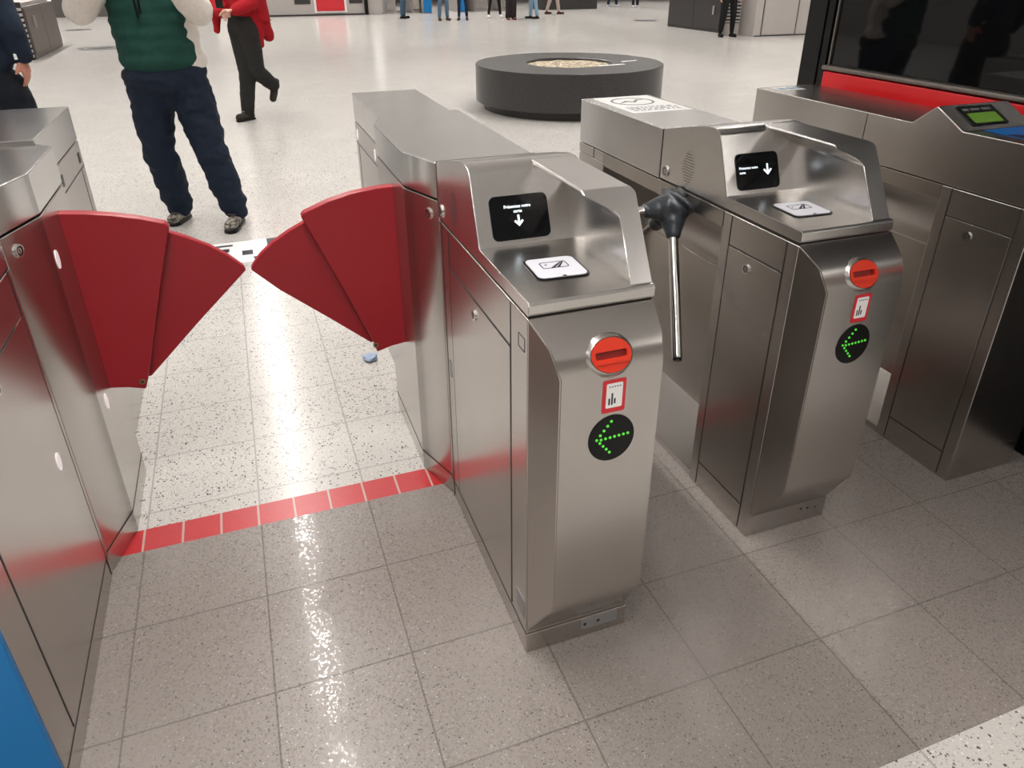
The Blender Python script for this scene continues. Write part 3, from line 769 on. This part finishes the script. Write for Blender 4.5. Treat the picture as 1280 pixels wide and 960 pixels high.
# gates of the far row
def far_gate(x, y, w, blue, label):
    T = thing('fare_gate', label, 'fare gate', (x, y, 0), 'row of fare gates across the hall')
    bm = box(new(), x - w / 2, x + w / 2, y, y + 1.5, 0, 1.02); bev(bm, .01); obj('cabinet', bm, M_LGREY, T)
    bm = box(new(), x - w / 2 + .02, x + w / 2 - .02, y + .03, y + 1.45, 1.02, 1.07); bev(bm, .01); obj('lid', bm, M_TOP_LIT, T)
    if blue:
        bm = box(new(), x - w / 2, x + w / 2, y - .03, y, .02, 1.0); bev(bm, .006); obj('end_panel', bm, M_BLUE, T, label='blue painted end panel')
    else:
        bm = box(new(), x - w / 2 + .02, x + w / 2 - .02, y - .08, y, .12, .92); bev(bm, .01); obj('front_cover', bm, M_STEEL, T)
far_gate(6.02, 26.2, .34, False, 'pale far fare gate just right of the bright doorway strip')
far_gate(6.95, 26.4, .30, False, 'pale far fare gate left of the blue-ended one')
far_gate(7.28, 26.0, .30, True, 'far fare gate with a blue end, beside the person in blue jeans and black sneakers')
far_gate(8.62, 26.2, .28, True, 'far fare gate with a blue end, behind the person in dark navy trousers')
far_gate(9.35, 26.3, .5, False, 'pale far fare gate behind the person in black trousers and white shoes')
far_gate(10.3, 26.2, .34, False, 'pale far fare gate between the white-shoed and the red-shoed persons')
T = thing('kiosk', 'low black kiosk block at the far edge of the hall, right of the standing group', 'kiosk', (12.9, 26.4, 0))
bm = box(new(), 11.7, 14.05, 26.3, 27.4, .0, 1.3); bev(bm, .02); obj('kiosk_body', bm, M_CHAR, T)
bm = box(new(), 11.65, 14.1, 26.25, 27.45, 1.3, 1.36); bev(bm, .01); obj('kiosk_top', bm, M_BLKMET, T)

# shell
bm = new(); face(bm, [bm.verts.new(q) for q in ((XA, YA, 3.12), (XA, YB, 3.12), (XB, YB, 3.12), (XB, YA, 3.12))]); struct('ceiling', bm, M_CEIL, sharp=0)
bm = box(new(), XA, XB, YB, YB + .2, 0, 3.12); struct('wall_back', fix(bm), M_WALL)
bm = box(new(), XA, XB, YA - .2, YA, 0, 3.12); struct('wall_front', fix(bm), M_WALL)
bm = box(new(), XA - .2, XA, YA, YB, 0, 3.12); struct('wall_left', fix(bm), M_WALL)
bm = box(new(), XB, XB + .2, YA, YB, 0, 3.12); struct('wall_right', fix(bm), M_WALL)

# tube lights in rows along the hall
SPREAD = 145; POWER = 27
def light(x, y, P, L=1.22):
    T = thing('ceiling_light', 'white tube light in a row under the station ceiling', 'ceiling light', (x, y, 3.0), 'tube lights under the ceiling')
    bm = box(new(), x - .06, x + .06, y - L / 2, y + L / 2, 3.045, 3.12); obj('fitting', fix(bm), M_LGREY, T)
    la = bpy.data.lights.new('lamp', 'AREA'); la.shape = 'RECTANGLE'; la.size = .03; la.size_y = L - .06; la.energy = P; la.spread = radians(SPREAD); la.color = (1, .965, .925)
    lo = bpy.data.objects.new('lamp', la); COL.objects.link(lo); lo.parent = T; lo.location = (0, 0, -.02)
    bm = new(); tube(bm, (x, y - L / 2 + .03, 3.015), (x, y + L / 2 - .03, 3.015), .03, None, 10); obj('tube', fix(bm), M_TUBE, T)
for ix in range(-3, 6):
    x = .40 + 3.6 * ix * .999
    if x < XA + .5 or x > XB - .5: continue
    for iy in range(-4, 21):
        y = 1.05 + 1.42 * iy
        if iy < 9: light(x, y, POWER)
        elif iy % 2 == 0: light(x, y, POWER * 2)

# ------------------------------------------------------------------ people
def cloth(name, c, rough=.85):
    m = mat(name, c, rough, 0, .25); t = NT(m); p = t.pos()
    a = t.noise(p, 60, 3); b = t.noise(t.scale(p, (400, 400, 400)), 1, 2)
    k = t.math('ADD', t.math('MULTIPLY', a, .6), t.math('MULTIPLY', b, .4))
    t.l.new(t.mix(k, tuple(x * .72 for x in c[:3]) + (1,), tuple(min(1, x * 1.25) for x in c[:3]) + (1,)), t.b.inputs['Base Color'])
    t.bump(b, .3, .001)
    return m
M_SKIN = mat('skin', rgb(196, 132, 112), .5); M_SKIN2 = mat('skin_pale', rgb(205, 160, 142), .5)
M_HAIRB = cloth('hair_brown', rgb(58, 42, 32), .6); M_HAIRK = cloth('hair_black', rgb(22, 19, 18), .6)
M_EYE = mat('eye_dark', rgb(30, 24, 22), .2); M_LIP = mat('lip', rgb(160, 82, 78), .45)

def hand_prims(w, d, nrm, side, curl=.5):
    """wrist w, direction d, palm normal nrm (fingers curl towards it), side: thumb direction"""
    w, d, nrm = Vector(w), Vector(d).normalized(), Vector(nrm)
    nrm = (nrm - d * nrm.dot(d)).normalized(); s = d.cross(nrm).normalized() * side
    P = []
    for k in (-1, -.33, .33, 1):
        P.append((w + s * k * .014, .016, w + d * .085 + s * k * .031, .0125))
    for i, (k, L) in enumerate(((1, .072), (.33, .080), (-.33, .074), (-1, .058))):
        a = w + d * .085 + s * k * .031; dd = d.copy(); r = .0098
        for j, f in enumerate((.45, .32, .23)):
            ang = curl * (.55, .8, .6)[j]; dd = (dd * cos(ang) + nrm * sin(ang)).normalized()
            nd = a + dd * L * f; P.append((a, r, nd, r * .9)); a = nd; r *= .9
    a = w + d * .025 + s * .024; dd = (d * .62 + s * .72 + nrm * .3).normalized()
    b = a + dd * .042; P.append((a, .0135, b, .0115)); dd = (dd + d * .6 + nrm * .35 * curl).normalized(); P.append((b, .0115, b + dd * .032, .0092))
    return P

def person(label, J, kit, vox=.012, group=None, near=False):
    """J: joints (world). hipL.. are the wearer's; kit: colours and cuts"""
    J = {k: Vector(v) for k, v in J.items()}
    f = J['fwd'].normalized(); up = Vector((0, 0, 1)); rt = f.cross(up).normalized()
    base = (J['ankL'] + J['ankR']) / 2; base.z = 0
    T = thing('person', label, 'person', base, group)
    k = kit.get('bulk', 1)
    pel = (J['hipL'] + J['hipR']) / 2; che = (J['shL'] + J['shR']) / 2; neck = J['neck']; hd = J['head']
    rm = Matrix((rt, f, up)).transposed()
    # ---- body (one surface)
    B = []
    for s in 'LR':
        B += [(J['hip' + s], .070, J['kn' + s], .048), (J['kn' + s], .046, J['ank' + s], .034)]
        toe = J['toe' + s]; B.append((J['ank' + s] + Vector((0, 0, -.02)), .024, toe, .016))
        B += [(J['sh' + s], .045, J['el' + s], .037), (J['el' + s], .035, J['wr' + s], .024)]
        hdv = J['wr' + s] - J['el' + s]; hdv = J.get('hd' + s, hdv)
        pn = J.get('pn' + s, (-rt if s == 'R' else rt))
        B += hand_prims(J['wr' + s], hdv, pn, kit.get('thumb' + s, 1), kit.get('curl', .55))
    B += [(pel + up * .06, .09 * k, pel + (che - pel) * .5, .095 * k), (pel + (che - pel) * .5, .095 * k, che - up * .06, .10 * k), (J['shL'], .05, J['shR'], .05), (che, .07, neck, .052), (neck, .050, hd - up * .07, .050)]
    hr = J.get('hfwd', f).normalized(); hrt = hr.cross(up).normalized(); hm = Matrix((hrt, hr, hrt.cross(hr))).transposed()
    H = lambda a, b, c: hd + hm @ Vector((a, b, c))
    B += [('e', hd + up * .02, (.074, .095, .098), hm), ('e', H(0, .022, -.045), (.058, .070, .062), hm), (H(0, .055, -.085), .026, H(0, .072, -.082), .022), (H(0, .092, .005), .010, H(0, .106, -.024), .014), (H(-.012, .098, -.030), .008, H(.012, .098, -.030), .008), (H(-.030, .083, .028), .010, H(.030, .083, .028), .010)]
    for s in (-1, 1): B.append(('e', H(s * .076, -.004, -.008), (.010, .019, .030), hm)); 
    body = blob('body', B, min(vox, .009) if near else vox, kit['skin'], T, 2)
    for s in (-1, 1):
        bm = new(); sphere(bm, H(s * .031, .082, .008), (.012, .010, .008), 12, 8, hm); obj('eye', bm, M_EYE, body)
    bm = new(); sphere(bm, H(0, .087, -.058), (.022, .008, .006), 12, 8, hm); obj('mouth', bm, M_LIP, body)
    hp = [('e', H(0, -.014, .045), (.083, .098, .086), hm), ('e', H(0, -.045, -.01), (.076, .066, .080), hm)]
    if kit.get('longhair'): hp += [(H(0, -.07, -.02), .070, H(0, -.085, -.20), .055)]
    blob('hair', hp, vox, kit['hair'], T, 2, .004)
    # ---- trousers
    tr = kit.get('tr', (.125, .092, .085, .075)); P = []
    for s in 'LR':
        h, kn, an = J['hip' + s], J['kn' + s], J['ank' + s]; cuff = an + (kn - an) * kit.get('cuff', .02)
        P += [(h, tr[0], h + (kn - h) * .45, (tr[0] + tr[1]) / 2 * 1.02), (h + (kn - h) * .45, (tr[0] + tr[1]) / 2 * 1.02, kn, tr[1]), (kn, tr[1], kn + (an - kn) * .45, tr[2]), (kn + (an - kn) * .45, tr[2], cuff, tr[3])]
        if kit.get('stack'):
            for q, r in ((.12, 1.10), (.20, .95), (.28, 1.07)):
                c = an + (kn - an) * q; P.append((c, tr[3] * r, c + Vector((0, 0, .012)), tr[3] * r))
    w = kit.get('waist', .155); P.append((J['hipL'] * .7 + J['hipR'] * .3 - up * .05, tr[0] * .72, J['hipR'] * .7 + J['hipL'] * .3 - up * .05, tr[0] * .72))
    P += [(J['hipL'] + up * .02, tr[0] * .98, J['hipR'] + up * .02, tr[0] * .98), ('e', pel + up * .06, (w, w * .78, .13), rm)]
    blob('trousers', P, vox, kit['mtr'], T, 3, kit.get('wr', .006))
    # ---- shoes
    for s in 'LR':
        an, toe = J['ank' + s], J['toe' + s]; d = (toe - an).normalized()
        heel = an - d * .045; heel.z = max(an.z - .055, .03) if not kit.get('lift' + s) else (an - d * .02 + J['lift' + s] * .05).z
        if kit.get('lift' + s): heel = an + J['lift' + s] * .055
        sn = kit.get('shoe', .042)
        low = min(heel.z, toe.z) - .034
        pr = [(heel, sn * .86, toe, sn * .92), (an, sn * .88, heel + (toe - heel) * .35 + up * .012, sn * .95), (heel + (toe - heel) * .6, sn * 1.0, toe, sn * .9)]
        lift = kit.get('lift' + s)
        cut = None if lift else (lambda c: (c.x, c.y, max(c.z, .002)))
        sh = blob('shoe', pr, min(vox, .009), kit['msh'], T, 3, 0, cut)
        if near and not lift:
            d2 = Vector((d.x, d.y, 0)).normalized(); s2 = Vector((-d2.y, d2.x, 0)); hh = Vector((heel.x, heel.y, 0)); L = (Vector((toe.x, toe.y, 0)) - hh).length
            bm = new(); out = [hh + d2 * a + s2 * b for a, b in ((-.036, 0), (-.026, .030), (.05, .038), (L - .01, .045), (L + .022, .036), (L + .040, 0), (L + .022, -.036), (L - .01, -.045), (.05, -.036), (-.026, -.030))]
            loft(bm, [[Vector((q.x, q.y, .0)) for q in out], [Vector((q.x, q.y, .022)) for q in out]]); bev(bm, .006, 2, 50)
            obj('sole', bm, kit.get('msole', M_BLACK), sh)
            lc = new()
            for q in (.42, .54, .66): 
                c = heel + (toe - heel) * q + up * (sn * 1.02 + .030 * (1 - q)); limb(lc, c - s2 * .022, .005, c + s2 * .022, .005)
            obj('laces', fix(lc), M_CHAR if kit.get('laced') else M_GREYT, sh)
    # ---- top
    tp = kit.get('top', {}); r0, r1, r2 = tp.get('r', (.068, .058, .046)); wt, wb = tp.get('w', (.17, .18)); hem = tp.get('hem', .84)
    low = Vector((pel.x, pel.y, hem)) + tp.get('off', Vector((0, 0, 0)))
    P = [('e', low + up * .09, (wb, wb * .72, .12), rm), ('e', pel + (che - pel) * .45 + tp.get('shift', Vector((0, 0, 0))), (wt, wt * .74, .22), rm), ('e', che - up * .10, (wt * 1.02, wt * .70, .19), rm), (J['shL'], .066, J['shR'], .066), (che, .09, neck, .060)]
    for s in 'LR':
        sh, el, wr = J['sh' + s], J['el' + s], J['wr' + s]; we = el + (wr - el) * .93
        P += [(sh, r0, el, r1), (el, r1, we, r2)]
    P += tp.get('extra', [])
    mt = tp.get('sleeve') or kit['mtop']
    blob('shirt' if tp.get('sleeve') else tp.get('name', 'jacket'), P, vox, mt, T, 6, tp.get('wr', .006), lambda c: (c.x, c.y, max(c.z, hem - .01 + (.02 * noise.noise(c * 4)))))
    return T, J, rm, pel, che

def standing(x, y, head_deg, H=1.72, spread=.10, stride=.0, arms='down'):
    k = H / 1.75; a = radians(head_deg); f = Vector((sin(a), cos(a), 0)); r = Vector((f.y, -f.x, 0)); o = Vector((x, y, 0)); up = Vector((0, 0, 1))
    J = {'fwd': f}
    for s, sg in (('L', -1), ('R', 1)):
        st = stride * sg
        an = o + r * sg * spread + f * st + up * .085; hip = o + r * sg * .09 * k + up * .90 * k
        J['ank' + s] = an; J['toe' + s] = an + f * .15 + r * sg * .02 - up * .05
        J['hip' + s] = hip; J['kn' + s] = (an + hip) / 2 + f * .03
        J['sh' + s] = o + r * sg * .18 * k + up * 1.42 * k
        if arms == 'down':
            J['el' + s] = o + r * sg * .25 * k + up * 1.12 * k - f * .03; J['wr' + s] = o + r * sg * .25 * k + up * .87 * k + f * .06
        else:
            J['el' + s] = o + r * sg * .25 * k + up * 1.14 * k; J['wr' + s] = o + r * sg * .12 * k + up * 1.15 * k + f * .25
    J['neck'] = o + up * 1.50 * k; J['head'] = o + up * 1.64 * k + f * .02
    return J

# man in the green vest, arms raised
J = {'fwd': (.02, -1, 0), 'hfwd': (.1, -1, 0),
     'ankR': (-.005, 3.56, .095), 'toeR': (-.055, 3.455, .040), 'ankL': (.335, 3.345, .095), 'toeL': (.288, 3.175, .040),
     'knR': (-.045, 3.44, .46), 'knL': (.262, 3.30, .45), 'hipR': (-.015, 3.37, .875), 'hipL': (.195, 3.35, .865),
     'shR': (-.12, 3.36, 1.455), 'shL': (.25, 3.35, 1.455), 'elR': (-.255, 3.22, 1.285), 'elL': (.33, 3.18, 1.275),
     'wrR': (-.10, 3.02, 1.46), 'wrL': (.19, 2.99, 1.46), 'hdR': (.35, -.2, .9), 'hdL': (-.35, -.2, .9), 'pnR': (0, -1, .2), 'pnL': (0, -1, .2),
     'neck': (.08, 3.34, 1.53), 'head': (.085, 3.32, 1.675)}
M_TRAIL = mat('trail_shoe', rgb(120, 112, 102), .8); t = NT(M_TRAIL)
t.l.new(t.mix(t.ramp(t.noise(t.scale(t.pos(), (30, 30, 75)), 1, 2), .42, .58), rgb(58, 56, 54), rgb(150, 142, 130)), t.b.inputs['Base Color'])
M_JEAN = cloth('dark_denim', rgb(24, 34, 50)); M_VEST = cloth('green_fleece', rgb(26, 66, 58)); M_LONG = cloth('white_sleeves', rgb(222, 214, 206))
T, JJ, rm, pel, che = person('person in a green vest and dark jeans standing behind the red flaps, arms raised', J,
    dict(skin=M_SKIN2, hair=M_HAIRB, mtr=M_JEAN, msh=M_TRAIL, mtop=M_VEST, tr=(.128, .096, .094, .080), cuff=.02, stack=1, waist=.235, bulk=1.25, wr=.015, near=True, laced=1,
         top=dict(sleeve=M_LONG, r=(.085, .082, .055), w=(.200, .195), hem=.915, off=Vector((.045, -.01, 0)), shift=Vector((.035, 0, 0)), wr=.006)), .010, near=True)
P = [('e', (.082 - .035 * q, 3.335, 1.02 + .40 * q), (.222 - .022 * q, .170 - .02 * q, .11), rm) for q in (0, .17, .34, .5, .67, .84, 1)] + [((-.09, 3.35, 1.465), .075, (.21, 3.35, 1.465), .075)]
blob('vest', P, .010, M_VEST, T, 10, .005, lambda c: (c.x, c.y, max(c.z, .945 + (.02 * (c.x + .1)))))
bm = new()
tube(bm, (.02, 3.158, 1.36), (.028, 3.150, 1.24), .006, None, 8); tube(bm, (.045, 3.158, 1.36), (.042, 3.150, 1.26), .006, None, 8)
obj('drawcord', fix(bm), M_BLACK, T)

# walker in the red jacket
J = {'fwd': (-.75, -.66, 0), 'hfwd': (-.8, -.6, -.2),
     'ankR': (.545, 7.10, .10), 'toeR': (.445, 7.02, .045), 'knR': (.600, 7.08, .49), 'hipR': (.585, 7.12, .915),
     'hipL': (.675, 7.02, .915), 'knL': (.700, 7.03, .50), 'ankL': (.845, 7.15, .345), 'toeL': (.825, 7.15, .20),
     'liftL': (.7, .5, .5),
     'shR': (.475, 7.23, 1.44), 'shL': (.735, 6.99, 1.44), 'elR': (.40, 7.15, 1.17), 'wrR': (.435, 6.98, 1.07), 'elL': (.74, 6.90, 1.16), 'wrL': (.565, 6.86, 1.095),
     'hdL': (-1, -.1, -.05), 'hdR': (.7, -.6, 0), 'pnL': (0, -.3, -1), 'neck': (.595, 7.09, 1.53), 'head': (.575, 7.07, 1.67)}
M_REDJ = cloth('red_jacket', rgb(152, 18, 28)); M_BLKT = cloth('black_trousers', rgb(38, 37, 36))
T, JJ, rm, pel, che = person('person walking in a red jacket and black trousers, one foot lifted', J,
    dict(skin=M_SKIN2, hair=M_HAIRK, mtr=M_BLKT, msh=cloth('dark_shoe', rgb(50, 46, 42)), mtop=M_REDJ, tr=(.110, .085, .080, .072), cuff=.0, waist=.165, liftL=1, near=True,
         top=dict(r=(.078, .070, .055), w=(.165, .165), hem=1.0, wr=.008, extra=[((.755, 7.05, 1.10), .085, (.79, 7.08, .80), .075), ((.80, 7.10, 1.05), .085, (.875, 7.16, .86), .060), ((.80, 7.0, 1.2), .10, (.82, 7.06, .95), .09), ((.40, 7.12, 1.15), .055, (.375, 7.10, .90), .035)])), .012, near=True)
blob('jacket_tail', [((.745, 7.02, 1.06), .085, (.765, 7.05, .775), .055), ((.80, 7.06, 1.05), .085, (.875, 7.13, .84), .060)], .012, M_REDJ, T, 3, .008)
blob('jacket_tail', [((.40, 7.12, 1.12), .052, (.375, 7.10, .90), .032)], .012, M_REDJ, T, 3, .008)
bm = new(); plate(bm, (.44, 6.79, 1.19), (1, .1, -.1), (0, -.4, 1), rrect(-.035, -.07, .035, .07, .008), .009)
obj_ph = single('phone', bev(bm, .002, 1, 40), M_BLACK, 'black phone held by the person in the red jacket', 'phone')

# person in navy at the left edge, behind the gate
J = {'fwd': (.15, 1, 0), 'hfwd': (.1, 1, 0),
     'ankR': (-.62, 3.28, .09), 'toeR': (-.59, 3.43, .04), 'ankL': (-.92, 3.22, .09), 'toeL': (-.92, 3.38, .04),
     'knR': (-.65, 3.25, .47), 'knL': (-.90, 3.22, .47), 'hipR': (-.705, 3.20, .88), 'hipL': (-.875, 3.20, .88),
     'shR': (-.635, 3.18, 1.44), 'shL': (-.99, 3.18, 1.44), 'elR': (-.575, 3.12, 1.22), 'elL': (-1.06, 3.14, 1.16), 'wrR': (-.572, 3.17, 1.075), 'wrL': (-1.05, 3.26, .95),
     'hdR': (.02, .12, -1), 'pnR': (-1, .2, 0), 'neck': (-.81, 3.2, 1.52), 'head': (-.81, 3.22, 1.66)}
M_NAVY = cloth('navy_coat', rgb(28, 38, 54)); M_NTR = cloth('navy_trousers', rgb(18, 22, 30))
T, JJ, rm, pel, che = person('person in a navy coat with a bare hand hanging, behind the blue-ended fare gate', J,
    dict(skin=M_SKIN, hair=M_HAIRK, mtr=M_NTR, msh=cloth('black_shoe', rgb(24, 23, 24)), mtop=M_NAVY, tr=(.125, .092, .085, .075), waist=.185, bulk=1.05, curl=.35, thumbR=-1,
         top=dict(r=(.075, .066, .058), w=(.185, .190), hem=.98, wr=.007)), .010, near=True)
bm = box(new(), -.592, -.578, 3.10, 3.16, 1.06, 1.09); bev(bm, .003); obj('cuff', bm, M_WHITES, T)

# standing and walking people far across the hall
def far(label, x, y, hd, ctr, csh, ctop, H=1.72, stride=0, spread=.11, tr=(.088, .066, .060, .056), shoe=.042, skin=M_SKIN2, hair=M_HAIRB, long=False, arms='down', cuff=.10):
    person(label, standing(x, y, hd, H, spread, stride, arms), dict(skin=skin, hair=hair, longhair=long, mtr=cloth('trousers', ctr), msh=cloth('shoe', csh), mtop=cloth('top', ctop), tr=tr, waist=.15, shoe=shoe, cuff=cuff,
           top=dict(w=(.16, .165), r=(.062, .054, .044), hem=.90)), .02)
far('person in blue jeans and black sneakers standing left of the far group', 5.82, 23.4, 120, rgb(66, 88, 110), rgb(26, 26, 30), rgb(60, 60, 70))
far('person in blue-grey jeans and brown boots standing in the far group', 6.77, 22.0, 175, rgb(84, 104, 128), rgb(74, 58, 50), rgb(140, 60, 60), spread=.13)
far('person in dark navy trousers and brown boots, beside the one in blue-grey jeans', 7.36, 21.9, 200, rgb(28, 36, 54), rgb(70, 56, 50), rgb(50, 60, 90), spread=.12, tr=(.08, .056, .05, .045))
far('person in black leggings and white shoes standing with feet apart', 8.62, 22.6, 180, rgb(26, 25, 28), rgb(225, 220, 216), rgb(110, 110, 115), spread=.20, tr=(.085, .058, .05, .045), long=True)
far('person in dark wide trousers and reddish shoes in the far group', 8.78, 21.5, 185, rgb(40, 34, 36), rgb(120, 62, 62), rgb(30, 30, 34), spread=.09, tr=(.09, .085, .085, .085), cuff=.02)
far('person in pale blue jeans and black shoes at the right of the far group', 9.62, 21.7, 265, rgb(128, 160, 182), rgb(30, 30, 32), rgb(70, 70, 76), stride=.06)
far('person in beige trousers and brown boots striding at the right of the far group', 11.1, 23.7, 100, rgb(176, 160, 146), rgb(76, 48, 40), rgb(120, 100, 80), stride=.20, spread=.07)
far('person walking in dark trousers and white-soled shoes, deepest in the hall', 15.15, 27.2, 60, rgb(40, 46, 62), rgb(190, 190, 196), rgb(40, 44, 60), stride=.18, spread=.08)
far('person walking in black trousers with one pale shoe, right of the deepest walker', 15.75, 26.4, 30, rgb(34, 34, 40), rgb(206, 200, 204), rgb(90, 40, 46), stride=.15, spread=.08)
far('person in black trousers and black shoes standing by the charcoal cabinet', 11.36, 13.95, 190, rgb(26, 26, 27), rgb(26, 24, 24), rgb(40, 40, 42), spread=.14, tr=(.092, .072, .064, .055), shoe=.046)

# ------------------------------------------------------------------ world, camera, view
w = bpy.data.worlds.new('hall_air'); S.world = w; w.use_nodes = True
w.node_tree.nodes['Background'].inputs[0].default_value = (.6, .6, .6, 1); w.node_tree.nodes['Background'].inputs[1].default_value = .3
cam = bpy.data.cameras.new('camera'); co = bpy.data.objects.new('camera', cam); COL.objects.link(co); S.camera = co
yaw, pit, rol = .349, .478, -.003
fw = Vector((sin(yaw) * cos(pit), cos(yaw) * cos(pit), -sin(pit))); r0 = Vector((cos(yaw), -sin(yaw), 0)); u0 = r0.cross(fw)
R = r0 * cos(rol) + u0 * sin(rol); U = -r0 * sin(rol) + u0 * cos(rol)
m = Matrix((R, U, -fw)).transposed().to_4x4(); m.translation = Vector((.456, -1.548, 1.486)); co.matrix_world = m
cam.sensor_width = 36; cam.lens = 909 / 1280 * 36; cam.shift_x = -2.2 / 1280; cam.shift_y = -52.1 / 1280; cam.clip_start = .05; cam.clip_end = 200
S.view_settings.view_transform = 'Standard'; S.view_settings.look = 'None'; S.view_settings.exposure = -.30; S.view_settings.gamma = 1
S.view_settings.use_curve_mapping = False
